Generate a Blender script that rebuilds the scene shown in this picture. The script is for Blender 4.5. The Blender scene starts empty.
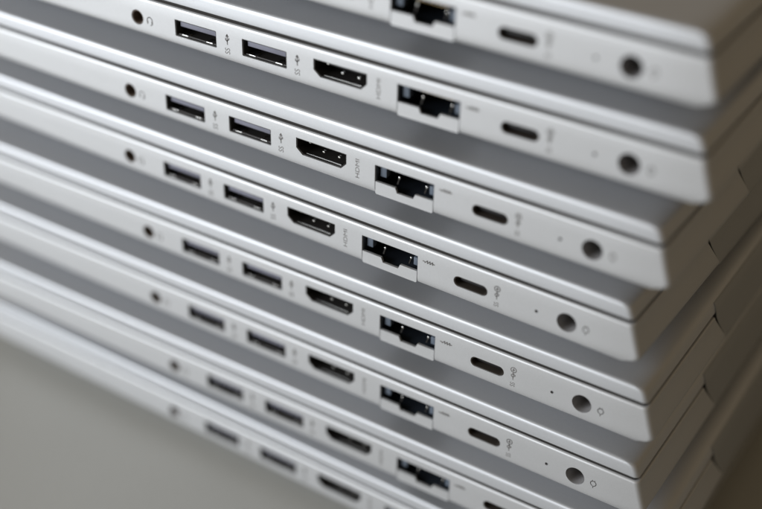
import bpy, bmesh, math
from mathutils import Matrix, Vector

SC = bpy.context.scene
COL = SC.collection
MM = 0.001
# ------------------------------------------------------------------ materials
def new_mat(name):
    m = bpy.data.materials.new(name); m.use_nodes = True
    nt = m.node_tree
    return m, nt, nt.nodes['Principled BSDF']

def silver(name, base, metallic, rough, grain=0.05):
    m, nt, p = new_mat(name)
    tc = nt.nodes.new('ShaderNodeTexCoord')
    n = nt.nodes.new('ShaderNodeTexNoise'); n.inputs['Scale'].default_value = 2600; n.inputs['Detail'].default_value = 3
    n2 = nt.nodes.new('ShaderNodeTexNoise'); n2.inputs['Scale'].default_value = 38; n2.inputs['Detail'].default_value = 4
    nt.links.new(tc.outputs['Object'], n.inputs['Vector']); nt.links.new(tc.outputs['Object'], n2.inputs['Vector'])
    mr = nt.nodes.new('ShaderNodeMapRange')
    mr.inputs['To Min'].default_value = rough - 0.06; mr.inputs['To Max'].default_value = rough + 0.06
    nt.links.new(n2.outputs['Fac'], mr.inputs['Value']); nt.links.new(mr.outputs['Result'], p.inputs['Roughness'])
    mx = nt.nodes.new('ShaderNodeMix'); mx.data_type = 'RGBA'
    mx.inputs['A'].default_value = (*[c * (1 - grain) for c in base], 1)
    mx.inputs['B'].default_value = (*[min(1, c * (1 + grain)) for c in base], 1)
    nt.links.new(n.outputs['Fac'], mx.inputs['Factor']); nt.links.new(mx.outputs['Result'], p.inputs['Base Color'])
    b = nt.nodes.new('ShaderNodeBump'); b.inputs['Strength'].default_value = 0.06; b.inputs['Distance'].default_value = 0.00004
    nt.links.new(n.outputs['Fac'], b.inputs['Height']); nt.links.new(b.outputs['Normal'], p.inputs['Normal'])
    p.inputs['Metallic'].default_value = metallic
    return m

def plain(name, col, metallic=0.0, rough=0.5, var=0.15, scale=400):
    m, nt, p = new_mat(name)
    tc = nt.nodes.new('ShaderNodeTexCoord')
    n = nt.nodes.new('ShaderNodeTexNoise'); n.inputs['Scale'].default_value = scale; n.inputs['Detail'].default_value = 3
    nt.links.new(tc.outputs['Object'], n.inputs['Vector'])
    mx = nt.nodes.new('ShaderNodeMix'); mx.data_type = 'RGBA'
    mx.inputs['A'].default_value = (*[c * (1 - var) for c in col], 1)
    mx.inputs['B'].default_value = (*[min(1, c * (1 + var)) for c in col], 1)
    nt.links.new(n.outputs['Fac'], mx.inputs['Factor']); nt.links.new(mx.outputs['Result'], p.inputs['Base Color'])
    p.inputs['Metallic'].default_value = metallic; p.inputs['Roughness'].default_value = rough
    return m

M_BODY = silver('silver_aluminium', (0.62, 0.623, 0.635), 0.52, 0.46)
M_LID = silver('silver_lid_aluminium', (0.64, 0.65, 0.675), 0.58, 0.50)
M_HINGE = silver('hinge_cover_silver', (0.50, 0.51, 0.525), 0.70, 0.45)
M_SEAL = plain('dark_seal', (0.016, 0.013, 0.011), 0, 0.85)
M_RUBBER = plain('black_rubber', (0.02, 0.02, 0.02), 0, 0.8)
M_STEEL = plain('port_steel', (0.035, 0.032, 0.030), 0.5, 0.4)
M_BRIGHT = plain('spring_steel', (0.85, 0.84, 0.82), 1.0, 0.22)
M_BLACK = plain('black_plastic', (0.012, 0.012, 0.014), 0, 0.4)
M_CAVITY = plain('socket_plastic', (0.022, 0.027, 0.036), 0, 0.35)
M_BLUE = plain('blue_grey_plastic', (0.20, 0.20, 0.25), 0, 0.45)
M_PIPE = plain('light_pipe_plastic', (0.12, 0.145, 0.185), 0, 0.3)
M_CSTEEL = plain('usb_c_steel', (0.075, 0.062, 0.052), 0.6, 0.45)
M_NICKEL = plain('jack_nickel', (0.28, 0.27, 0.27), 0.3, 0.4)
M_JACK = plain('jack_plastic', (0.09, 0.065, 0.05), 0.0, 0.4)
M_GOLD = plain('contact_gold', (0.72, 0.53, 0.27), 1.0, 0.3)
M_INK = plain('grey_ink', (0.15, 0.14, 0.135), 0, 0.6)
M_LED = plain('dark_led_lens', (0.03, 0.03, 0.032), 0, 0.25)

# ------------------------------------------------------------------ laptop frame (mm): x=0 port side, y=0 audio jack, z=0 port centre line
W = 359.0
YF = -87.0
PITCH = 21.3045
ZTOP = 10.45
ZFOOT = ZTOP - PITCH + 0.01
ORG = Vector((-W / 2, 30.0, ZFOOT))

def to_local(v):
    return (Vector(v) - ORG) * MM

def finish(name, bm, mat, parent, smooth=None):
    for v in bm.verts: v.co = to_local(v.co)
    bmesh.ops.recalc_face_normals(bm, faces=bm.faces)
    me = bpy.data.meshes.new(name); bm.to_mesh(me); bm.free()
    return link(name, me, mat, parent, smooth)

def link(name, me, mat, parent, smooth=None):
    me.materials.clear(); me.materials.append(mat)
    if smooth is not None:
        me.polygons.foreach_set('use_smooth', [True] * len(me.polygons))
        me.set_sharp_from_angle(angle=math.radians(smooth))
    o = bpy.data.objects.new(name, me); COL.objects.link(o)
    o.parent = parent
    return o

def ring_pts(inset, yr, r=1.3, seg=6, step=12.0):
    x0, x1, y0, y1 = -W + inset, -inset, YF + inset, yr - inset
    r = max(r - inset * 0.4, 0.5)
    pts = []
    def arc(cx, cy, a0):
        for i in range(seg + 1):
            a = a0 + math.pi / 2 * i / seg
            pts.append((cx + r * math.cos(a), cy + r * math.sin(a)))
    arc(x1 - r, y1 - r, 0); arc(x0 + r, y1 - r, math.pi / 2)
    n = 20
    for i in range(1, n): pts.append((x0, (y1 - r) + (y0 + r - y1 + r) * i / n))
    arc(x0 + r, y0 + r, math.pi); arc(x1 - r, y0 + r, 1.5 * math.pi)
    for i in range(1, n): pts.append((x1, (y0 + r) + (y1 - r - y0 - r) * i / n))
    return pts

def loft(levels, zfun=None, r=1.3):
    bm = bmesh.new(); rings = []
    for z, ins, yr in levels:
        ring = []
        for x, y in ring_pts(ins, yr, r):
            zz = zfun(z, y) if zfun else z
            ring.append(bm.verts.new((x, y, zz)))
        rings.append(ring)
    n = len(rings[0])
    for a, b in zip(rings, rings[1:]):
        for i in range(n): bm.faces.new((a[i], a[(i + 1) % n], b[(i + 1) % n], b[i]))
    bm.faces.new(rings[0]); bm.faces.new(list(reversed(rings[-1])))
    return bm

def box(bm, x0, x1, y0, y1, z0, z1):
    vs = [bm.verts.new((x, y, z)) for x in (x0, x1) for y in (y0, y1) for z in (z0, z1)]
    for f in ((0, 1, 3, 2), (4, 6, 7, 5), (0, 4, 5, 1), (2, 3, 7, 6), (0, 2, 6, 4), (1, 5, 7, 3)):
        bm.faces.new([vs[i] for i in f])
    return vs

def prism(bm, poly, x0, x1):
    a = [bm.verts.new((x0, y, z)) for y, z in poly]; b = [bm.verts.new((x1, y, z)) for y, z in poly]
    n = len(poly)
    for i in range(n): bm.faces.new((a[i], a[(i + 1) % n], b[(i + 1) % n], b[i]))
    bm.faces.new(a); bm.faces.new(list(reversed(b)))

def bev(bm, w, seg=2):
    bmesh.ops.bevel(bm, geom=bm.edges[:], offset=w, segments=seg, affect='EDGES', profile=0.6)

def circle(cy, cz, r, n=32):
    return [(cy + r * math.cos(2 * math.pi * i / n), cz + r * math.sin(2 * math.pi * i / n)) for i in range(n)]

def rrect(y0, y1, z0, z1, r, seg=6):
    pts = []
    for cy, cz, a0 in ((y1 - r, z1 - r, 0), (y0 + r, z1 - r, 90), (y0 + r, z0 + r, 180), (y1 - r, z0 + r, 270)):
        for i in range(seg + 1):
            a = math.radians(a0 + 90 * i / seg); pts.append((cy + r * math.cos(a), cz + r * math.sin(a)))
    return pts

def shrink(poly, d):
    ys = [p[0] for p in poly]; zs = [p[1] for p in poly]
    cy, cz = (min(ys) + max(ys)) / 2, (min(zs) + max(zs)) / 2
    hy, hz = (max(ys) - min(ys)) / 2, (max(zs) - min(zs)) / 2
    return [(cy + (y - cy) * (hy - d) / hy, cz + (z - cz) * (hz - d) / hz) for y, z in poly]

def liner(poly, depth, t=0.25, x0=-0.2, lip=0.1):
    """open-fronted socket shell: outer skin, rounded lip, inner wall, back"""
    bm = bmesh.new()
    prof = [(-depth, 0.05), (x0 - lip, 0.05), (x0, 0.05 + lip * 0.6), (x0, t - lip * 0.5), (x0 - lip, t), (-depth + 0.4, t)]
    rings = [[bm.verts.new((x, y, z)) for y, z in shrink(poly, d)] for x, d in prof]
    n = len(poly)
    for a, b in zip(rings, rings[1:]):
        for i in range(n): bm.faces.new((a[i], a[(i + 1) % n], b[(i + 1) % n], b[i]))
    bm.faces.new(rings[0]); bm.faces.new(list(reversed(rings[-1])))
    return bm

# ------------------------------------------------------------------ port outlines (y, z)
Z_AU = 0.2
P_AUDIO = circle(0.0, Z_AU, 1.95)
P_USB = [rrect(12.13, 24.96, -1.72, 2.58, 0.25, 3), rrect(32.72, 45.74, -1.70, 2.62, 0.25, 3)]
P_HDMI = [(53.35, 2.95), (68.0, 2.95), (68.0, 0.35), (66.4, -1.30), (55.2, -1.30), (53.35, 0.25)]
P_NET = [(76.0, 2.8), (92.05, 2.8), (92.05, -9.0), (76.0, -9.0)]
P_USBC = rrect(102.03, 111.13, -1.42, 1.42, 1.38, 8)
P_LED = circle(123.84, -0.05, 0.42, 20)
P_POWER = circle(131.43, -0.03, 2.45, 40)

# ------------------------------------------------------------------ the prototype laptop
def new_root(name):
    o = bpy.data.objects.new(name, None); o.empty_display_size = 0.02; COL.objects.link(o); return o

root = new_root('laptop')

def wedge(z, y):
    if z >= 0: return z
    if y < 60: f = 0.68 + 0.29 * max(0, min(1, (y + 60) / 120))
    else: f = 0.97 + 0.03 * min(1, (y - 60) / 50)
    if y > 146: f *= 0.93
    k = max(0.0, min(1.0, (-z - 5.2) / 3.3))
    return z * (f * (1 - k) + k)

base_levels = [(5.60, 0.72, 147.4), (5.59, 0.58, 147.35), (5.53, 0.40, 147.3), (5.42, 0.23, 147.25), (5.28, 0.11, 147.2), (5.10, 0.03, 147.15), (4.9, 0.0, 147.1),
               (2.0, 0.0, 148.0), (-0.5, 0.0, 148.8), (-1.8, 0.0, 149.2), (-2.6, 0.0, 149.35), (-3.2, 0.01, 149.2), (-3.7, 0.05, 148.85), (-4.1, 0.11, 148.3), (-4.45, 0.25, 147.5), (-4.7, 0.45, 146.6), (-4.9, 0.8, 145.4), (-5.0, 1.2, 144.2),
               (-5.4, 2.5, 144.2), (-6.2, 6.0, 144.2), (-7.4, 14.0, 144.2), (-8.5, 26.0, 144.2)]
bm = loft(base_levels, wedge)
for v in bm.verts: v.co = to_local(v.co)
bmesh.ops.recalc_face_normals(bm, faces=bm.faces)
base_me = bpy.data.meshes.new('base'); bm.to_mesh(base_me); bm.free()
base_me.materials.append(M_BODY)
tmp = bpy.data.objects.new('base_tmp', base_me); COL.objects.link(tmp)

def cutter(polys_x):
    bm = bmesh.new()
    for poly, x0, x1 in polys_x: prism(bm, poly, x0, x1)
    for v in bm.verts: v.co = to_local(v.co)
    bmesh.ops.recalc_face_normals(bm, faces=bm.faces)
    me = bpy.data.meshes.new('cut'); bm.to_mesh(me); bm.free(); me.materials.append(M_BODY)
    o = bpy.data.objects.new('cut', me); COL.objects.link(o); return o

cuts = [cutter([(P_AUDIO, -13, 2), (P_HDMI, -13, 2), (P_USBC, -10, 2), (P_POWER, -13, 2), (P_USB[0], -14, 2), (P_USB[1], -14, 2), (P_NET, -15, 2)]),
        cutter([(P_LED, -1.2, 2)])]
# hinge gap along the rear
XN_T, XN_B = -42.0, -49.0
bm = bmesh.new()
pl = [(XN_T, 7.0), (XN_T, 5.2), (XN_B, -5.5), (XN_B, -10), (-W - XN_B, -10), (-W - XN_B, -5.5), (-W - XN_T, 5.2), (-W - XN_T, 7.0)]
a = [bm.verts.new((x, 139.0, z)) for x, z in pl]; b = [bm.verts.new((x, 156.0, z)) for x, z in pl]
for i in range(len(pl)): bm.faces.new((a[i], a[(i + 1) % len(pl)], b[(i + 1) % len(pl)], b[i]))
bm.faces.new(a); bm.faces.new(list(reversed(b)))
for v in bm.verts: v.co = to_local(v.co)
bmesh.ops.recalc_face_normals(bm, faces=bm.faces)
me = bpy.data.meshes.new('cut'); bm.to_mesh(me); bm.free(); me.materials.append(M_BODY)
hc = bpy.data.objects.new('cut', me); COL.objects.link(hc); cuts.append(hc)
for c in cuts:
    md = tmp.modifiers.new('b', 'BOOLEAN'); md.operation = 'DIFFERENCE'; md.solver = 'EXACT'; md.object = c
bpy.context.view_layer.update()
dg = bpy.context.evaluated_depsgraph_get()
res = bpy.data.meshes.new_from_object(tmp.evaluated_get(dg)); res.name = 'base'
for o in cuts + [tmp]: bpy.data.objects.remove(o)
base = link('base', res, M_BODY, root, 28)

lid = finish('lid', loft([(6.62, 0.34, 146.9), (6.64, 0.22, 146.85), (6.69, 0.13, 146.8), (6.77, 0.08, 146.75), (6.88, 0.06, 146.7), (8.2, 0.09, 146.35), (9.2, 0.12, 145.95), (9.6, 0.14, 145.65), (9.9, 0.20, 145.2), (10.12, 0.31, 144.7),
                          (10.28, 0.47, 144.0), (10.39, 0.67, 143.2), (10.44, 0.90, 142.3), (10.45, 1.2, 141.0)]), M_LID, root, 40)
finish('lid_seal', loft([(5.57, 0.62, 146.8), (6.66, 0.60, 146.8)]), M_SEAL, root)

# hinge cover between the two rear corners
prof = [(139.4, 6.3), (141.0, 7.2), (145.2, 9.4), (146.1, 9.2), (146.7, 7.8), (147.2, 5.6), (147.6, 3.2), (148.2, 0.6), (148.75, -1.8),
        (149.0, -3.2), (148.85, -4.2), (148.3, -4.9), (147.2, -5.3), (144.5, -5.8), (139.4, -6.6)]
def xend(z): return (XN_T if z > 5.2 else XN_T + (XN_B - XN_T) * (5.2 - z) / 10.7) - 0.55
bm = bmesh.new()
a = [bm.verts.new((xend(z), y, z)) for y, z in prof]; b = [bm.verts.new((-W - xend(z), y, z)) for y, z in prof]
n = len(prof)
for i in range(n): bm.faces.new((a[i], a[(i + 1) % n], b[(i + 1) % n], b[i]))
bm.faces.new(a); bm.faces.new(list(reversed(b)))
finish('hinge_cover', bm, M_HINGE, lid, 40)

# rubber feet
for (y0, y1, x0, x1) in ((112, 122, -330, -29), (-70, -60, -60, -30), (-70, -60, -329, -299)):
    bm = bmesh.new(); box(bm, x0, x1, y0, y1, ZFOOT, -8.45)
    bev(bm, 0.5); finish('rubber_foot', bm, M_RUBBER, base, 40)

# audio jack
j = finish('audio_jack', liner(P_AUDIO, 12.5, 0.42, -0.12, 0.15), M_JACK, root, 40)
bm = bmesh.new(); box(bm, -5.5, -2.2, 0.9, 1.45, Z_AU - 0.9, Z_AU - 0.4); finish('contact_spring', bm, M_BRIGHT, j)
# usb ports
for P in P_USB:
    y0 = min(p[0] for p in P); y1 = max(p[0] for p in P); z0 = min(p[1] for p in P); z1 = max(p[1] for p in P)
    u = finish('usb_port', liner(P, 13.5, 0.34, -0.18, 0.12), M_STEEL, root, 40)
    bm = bmesh.new(); box(bm, -13, -1.0, y0 + 0.95, y1 - 0.95, z0 + 2.35, z1 - 0.55); bev(bm, 0.12); finish('tongue', bm, M_BLUE, u, 40)
    bm = bmesh.new(); box(bm, -0.95, -0.6, y0 + 0.6, y1 - 0.6, z0 + 0.33, z0 + 0.42); finish('shield_strip', bm, M_NICKEL, u)
    for cy in (y0 + 2.6, y1 - 2.6):
        bm = bmesh.new(); prism(bm, [(cy - 1.1, z0 + 0.33), (cy + 1.1, z0 + 0.33), (cy + 0.9, z0 + 0.58), (cy - 0.9, z0 + 0.58)], -2.6, -0.45)
        bev(bm, 0.06); finish('contact_spring', bm, M_BRIGHT, u, 40)
    bm = bmesh.new()
    for i in range(4):
        cy = y0 + 3.1 + i * (y1 - y0 - 6.2) / 3
        box(bm, -9, -2.2, cy - 0.5, cy + 0.5, z0 + 2.2, z0 + 2.4)
    finish('contacts', bm, M_GOLD, u)
# hdmi port
h = finish('hdmi_port', liner(P_HDMI, 12.5, 0.33, -0.18, 0.12), M_STEEL, root, 40)
bm = bmesh.new(); box(bm, -12, -3.0, 55.6, 65.8, 0.75, 1.55); bev(bm, 0.1); finish('tongue', bm, M_BLACK, h, 40)
for cy, cz in ((56.4, 1.75), (60.4, 0.42), (64.9, 0.42)):
    bm = bmesh.new(); box(bm, -2.3, -1.45, cy - 0.3, cy + 0.3, cz - 0.12, cz + 0.3); bev(bm, 0.08); finish('contact_spring', bm, M_BRIGHT, h, 40)
bm = bmesh.new(); box(bm, -1.15, -0.75, 55.9, 66.0, -0.97, -0.84); finish('shield_strip', bm, M_BRIGHT, h)
# network port with its drop jaw
nt_ = finish('network_port', liner([(76.0, 2.8), (92.05, 2.8), (92.05, -3.9), (76.0, -3.9)], 14.5, 0.35, -0.35, 0.12), M_CAVITY, root, 40)
bm = bmesh.new()
jaw = [(76.18, -1.57), (81.6, -1.57), (82.15, -2.85), (86.55, -2.85), (87.1, -1.57), (91.87, -1.57), (91.87, -4.55), (91.6, -4.85), (76.45, -4.85), (76.18, -4.55)]
prism(bm, jaw, -0.65, -0.02)
finish('drop_jaw', bm, M_BODY, nt_, 30)
bm = bmesh.new(); prism(bm, [(76.3, -5.2), (91.7, -5.2), (91.7, -3.95), (76.3, -3.95)], -15, -1.6); finish('jaw_floor', bm, M_BLACK, nt_)
bm = bmesh.new(); box(bm, -3.0, -1.3, 76.7, 78.4, -0.6, 1.9); bev(bm, 0.15); finish('indicator_light', bm, M_PIPE, nt_, 40)
bm = bmesh.new(); box(bm, -3.0, -1.3, 90.1, 91.5, -1.0, 1.2); bev(bm, 0.15); finish('indicator_light', bm, M_PIPE, nt_, 40)
for cy in (82.0, 89.4):
    bm = bmesh.new(); prism(bm, [(cy - 0.20, 0.5), (cy + 0.15, 0.5), (cy - 0.35, -1.2), (cy - 0.65, -1.2)], -1.7, -1.2)
    finish('contact_spring', bm, M_STEEL, nt_, 40)
    bm = bmesh.new(); box(bm, -1.6, -1.0, cy - 0.16, cy + 0.3, 0.45, 1.05); bev(bm, 0.15, 3); finish('contact_tip', bm, M_BRIGHT, nt_, 60)
bm = bmesh.new()
for i in range(8): box(bm, -9, -3.5, 80.5 + i * 1.02, 80.85 + i * 1.02, 0.6, 0.9)
finish('contacts', bm, M_GOLD, nt_)
# usb-c port
c = finish('usb_c_port', liner(P_USBC, 9.5, 0.32, -0.12, 0.16), M_CSTEEL, root, 40)
bm = bmesh.new(); box(bm, -8, -1.3, 103.2, 110.0, -0.30, 0.45); bev(bm, 0.1); finish('tongue', bm, M_BLACK, c, 40)
# charging light
bm = bmesh.new(); prism(bm, shrink(P_LED, 0.03), -1.1, -0.25); finish('charge_light', bm, M_LED, root, 40)
# power socket
pw = finish('power_socket', liner(P_POWER, 12.5, 0.22, -0.15, 0.15), M_NICKEL, root, 40)
bm = bmesh.new(); prism(bm, circle(131.43, -0.03, 0.42, 16), -12, -3.2); finish('centre_pin', bm, M_STEEL, pw, 40)

# ------------------------------------------------------------------ printed symbols on the side
IX0, IX1 = -0.01, 0.02
def strokes(lines, w):
    bm = bmesh.new()
    for ln in lines:
        for (a, b) in zip(ln, ln[1:]):
            dy, dz = b[0] - a[0], b[1] - a[1]; L = math.hypot(dy, dz) or 1e-6
            ny, nz = -dz / L * w / 2, dy / L * w / 2; ey, ez = dy / L * w * 0.3, dz / L * w * 0.3
            prism(bm, [(a[0] - ey + ny, a[1] - ez + nz), (b[0] + ey + ny, b[1] + ez + nz), (b[0] + ey - ny, b[1] + ez - nz), (a[0] - ey - ny, a[1] - ez - nz)], IX0, IX1)
    return bm
def arc(cy, cz, ry, rz, a0, a1, n=14):
    return [(cy + ry * math.cos(math.radians(a0 + (a1 - a0) * i / n)), cz + rz * math.sin(math.radians(a0 + (a1 - a0) * i / n))) for i in range(n + 1)]
def text_into(bm, s, y, z, size, xs=1.0):
    """lettering turned a quarter turn: reads upward from (y, z)"""
    cu = bpy.data.curves.new('t', 'FONT'); cu.body = s; cu.size = size
    o = bpy.data.objects.new('t', cu); COL.objects.link(o); bpy.context.view_layer.update()
    me = bpy.data.meshes.new_from_object(o.evaluated_get(bpy.context.evaluated_depsgraph_get()))
    bpy.data.objects.remove(o)
    t = bmesh.new(); t.from_mesh(me); bpy.data.meshes.remove(me)
    mp = {}
    for v in t.verts: mp[v] = bm.verts.new((IX1, y - v.co.y, z + v.co.x * xs))
    for f in t.faces:
        try: bm.faces.new([mp[v] for v in f.verts])
        except ValueError: pass
    t.free()
def trident(y, z0, z1):
    m = z0 + (z1 - z0) * 0.3
    return [[(y, z0), (y, z1)], [(y - 0.32, z1 - 0.5), (y, z1), (y + 0.32, z1 - 0.5)],
            [(y, m), (y - 0.48, m + 0.4), (y - 0.48, m + 0.8)], [(y, m + 0.25), (y + 0.48, m + 0.6), (y + 0.48, m + 0.95)]]

for y in (28.3, 48.8):
    bm = strokes(trident(y, 0.0, 2.5), 0.28); text_into(bm, 'SS', y + 0.7, -2.5, 2.15, 0.84); finish('usb_symbol', bm, M_INK, root)
bm = bmesh.new(); text_into(bm, 'HDMI', 71.65, -2.45, 1.6, 1.32); finish('hdmi_lettering', bm, M_INK, root)
bm = strokes([[(4.0 - 0.75, -0.2)] + arc(4.0, 0.2, 0.8, 0.85, 180, 0) + [(4.8, -0.3), (4.6, -0.9), (4.15, -1.05)]], 0.22)
for yy in (3.28, 4.72): prism(bm, rrect(yy - 0.22, yy + 0.22, -0.75, 0.1, 0.1, 3), IX0, IX1 + 0.005)
finish('headphone_symbol', bm, M_INK, root)
bm = strokes([[(93.5, 2.05), (94.0, 2.05)], [(94.0, 1.75), (94.75, 2.45)], [(94.75, 2.45), (94.75, 1.75), (95.45, 2.45)], [(95.45, 2.45), (95.45, 1.75), (96.15, 2.45)],
              [(96.15, 2.45), (96.15, 1.75)], [(96.15, 2.05), (96.7, 2.05)]], 0.26)
finish('network_symbol', bm, M_INK, root)
bm = strokes([arc(113.6, 2.0, 0.72, 0.72, 0, 360, 20), [(113.6, 2.45), (113.6, 1.55)], [(113.3, 1.8), (113.6, 2.15), (113.9, 1.95)]] + trident(113.6, -0.85, 1.05), 0.2)
text_into(bm, 'SS', 113.6 + 0.58, -2.95, 1.75, 0.82); finish('usb_c_symbol', bm, M_INK, root)
bm = strokes([arc(136.2, 0.0, 0.72, 0.72, -60, 240, 20), [(135.85, -0.62), (136.2, -0.95), (136.55, -0.62)], [(136.2, -0.95), (136.2, -1.35)],
              [(135.9, 0.75), (135.9, 1.0)], [(136.5, 0.75), (136.5, 1.0)]], 0.2)
finish('power_symbol', bm, M_INK, root)

# ------------------------------------------------------------------ stack of eight
# per laptop: shift across (mm), shift along (mm), turn (rad)
OFFS = [(0.42, 6.90, 0.0063), (-0.13, 8.83, 0.0118), (1.13, 4.15, -0.0025), (-0.01, 0.0, -0.0084),
        (0.30, 5.73, 0.0102), (1.03, 6.75, 0.0103), (1.65, 12.82, 0.0181), (-0.04, 8.36, 0.0041)]
LABELS = ['topmost silver laptop, closed, its bare lid uncovered at the top of the stack',
          'closed silver laptop lying second from the top of the stack, directly under the topmost one',
          'closed silver laptop third from the top, hinge corner set back under the two above',
          'closed silver laptop fourth from the top, sharply focused, its hinge corner set back furthest',
          'closed silver laptop fifth from the top, jutting out a little past the one above it',
          'closed silver laptop sixth from the top, third from the bottom of the stack',
          'closed silver laptop second from the bottom, resting on the lowest laptop of the stack',
          'lowest silver laptop, closed and blurred, lying flat on the grey table']
Z8 = 4 * PITCH - ZFOOT              # lifts the lowest feet to z = 0
def copy_tree(o, parent=None):
    c = o.copy(); COL.objects.link(c)
    if parent: c.parent = parent; c.matrix_parent_inverse = Matrix()
    for ch in [q for q in kids[o.name]]: copy_tree(ch, c)
    return c
kids = {}
def walk(o):
    kids[o.name] = list(o.children)
    for ch in o.children: walk(ch)
bpy.context.view_layer.update(); walk(root)
roots = [root] + [copy_tree(root) for _ in range(7)]
for k, (r, (dx, dy, th)) in enumerate(zip(roots, OFFS)):
    ca, sa = math.cos(th), math.sin(th)
    lx, ly = ORG.x, ORG.y - 70
    r.location = ((dx + ca * lx - sa * ly) * MM, (dy + sa * lx + ca * ly) * MM, ((3 - k) * PITCH + ORG.z + Z8) * MM)
    r.rotation_euler = (0, 0, th)
    r['label'] = LABELS[k]; r['category'] = 'laptop'; r['group'] = 'closed laptops piled in one stack'

# ------------------------------------------------------------------ table
m, nt, p = new_mat('grey_table_laminate')
tc = nt.nodes.new('ShaderNodeTexCoord')
n1 = nt.nodes.new('ShaderNodeTexNoise'); n1.inputs['Scale'].default_value = 9; n1.inputs['Detail'].default_value = 6
n2 = nt.nodes.new('ShaderNodeTexNoise'); n2.inputs['Scale'].default_value = 900; n2.inputs['Detail'].default_value = 2
nt.links.new(tc.outputs['Object'], n1.inputs['Vector']); nt.links.new(tc.outputs['Object'], n2.inputs['Vector'])
ad = nt.nodes.new('ShaderNodeMath'); ad.operation = 'ADD'
nt.links.new(n1.outputs['Fac'], ad.inputs[0]); nt.links.new(n2.outputs['Fac'], ad.inputs[1])
mr = nt.nodes.new('ShaderNodeMapRange'); mr.inputs['From Min'].default_value = 0.5; mr.inputs['From Max'].default_value = 1.5
nt.links.new(ad.outputs[0], mr.inputs['Value'])
mx = nt.nodes.new('ShaderNodeMix'); mx.data_type = 'RGBA'
mx.inputs['A'].default_value = (0.42, 0.415, 0.39, 1); mx.inputs['B'].default_value = (0.50, 0.495, 0.465, 1)
nt.links.new(mr.outputs['Result'], mx.inputs['Factor']); nt.links.new(mx.outputs['Result'], p.inputs['Base Color'])
p.inputs['Roughness'].default_value = 0.5
bm = bmesh.new(); box(bm, -1.1, 0.5, -0.7, 0.7, -0.030, 0.0)
bmesh.ops.bevel(bm, geom=bm.edges[:], offset=0.002, segments=2, affect='EDGES')
bmesh.ops.recalc_face_normals(bm, faces=bm.faces)
me = bpy.data.meshes.new('table_top'); bm.to_mesh(me); bm.free(); me.materials.append(m)
tb = bpy.data.objects.new('table_top', me); COL.objects.link(tb); tb['kind'] = 'structure'

# ------------------------------------------------------------------ light
w = bpy.data.worlds.new('World'); SC.world = w; w.use_nodes = True
bg = w.node_tree.nodes['Background']; bg.inputs['Color'].default_value = (1.0, 0.79, 0.52, 1); bg.inputs['Strength'].default_value = 0.15

def area(name, loc, target, sx, sy, power, col):
    l = bpy.data.lights.new(name, 'AREA'); l.shape = 'RECTANGLE'; l.size = sx; l.size_y = sy; l.energy = power; l.color = col
    o = bpy.data.objects.new(name, l); COL.objects.link(o); o.location = loc
    o.rotation_euler = (Vector(target) - Vector(loc)).to_track_quat('-Z', 'Y').to_euler()
    return o
T = Vector((0, 0, 0.09))
area('window_light', T + Vector((0.74, -0.60, 0.24)), T, 0.7, 0.55, 11.2, (0.905, 0.955, 1.0))

# ------------------------------------------------------------------ camera (solved from the photograph)
R = [[-0.5499890283876936, 0.8350067688065084, 0.016606164466278106], [0.4502214665107136, 0.31317454058452554, -0.836195155583696], [-0.7034292428836814, -0.4524217094437594, -0.5481805332897967]]
C = Vector((216.9398554554946, 151.0874564844095, 168.30416922907403 + Z8)) * MM
rt, dn, fw = (Vector(v) for v in R)
cam = bpy.data.cameras.new('camera'); co = bpy.data.objects.new('camera', cam); COL.objects.link(co)
mat = Matrix((rt, -dn, -fw)).transposed().to_4x4(); mat.translation = C
co.matrix_world = mat
cam.sensor_width = 36; cam.lens = 1278.13 / 762 * 36
cam.clip_start = 0.01; cam.clip_end = 20
cam.dof.use_dof = True; cam.dof.focus_distance = 0.304; cam.dof.aperture_fstop = 5.1; cam.dof.aperture_blades = 0
SC.camera = co
SC.view_settings.view_transform = 'Standard'; SC.view_settings.look = 'None'
SC.view_settings.exposure = 0; SC.view_settings.gamma = 1
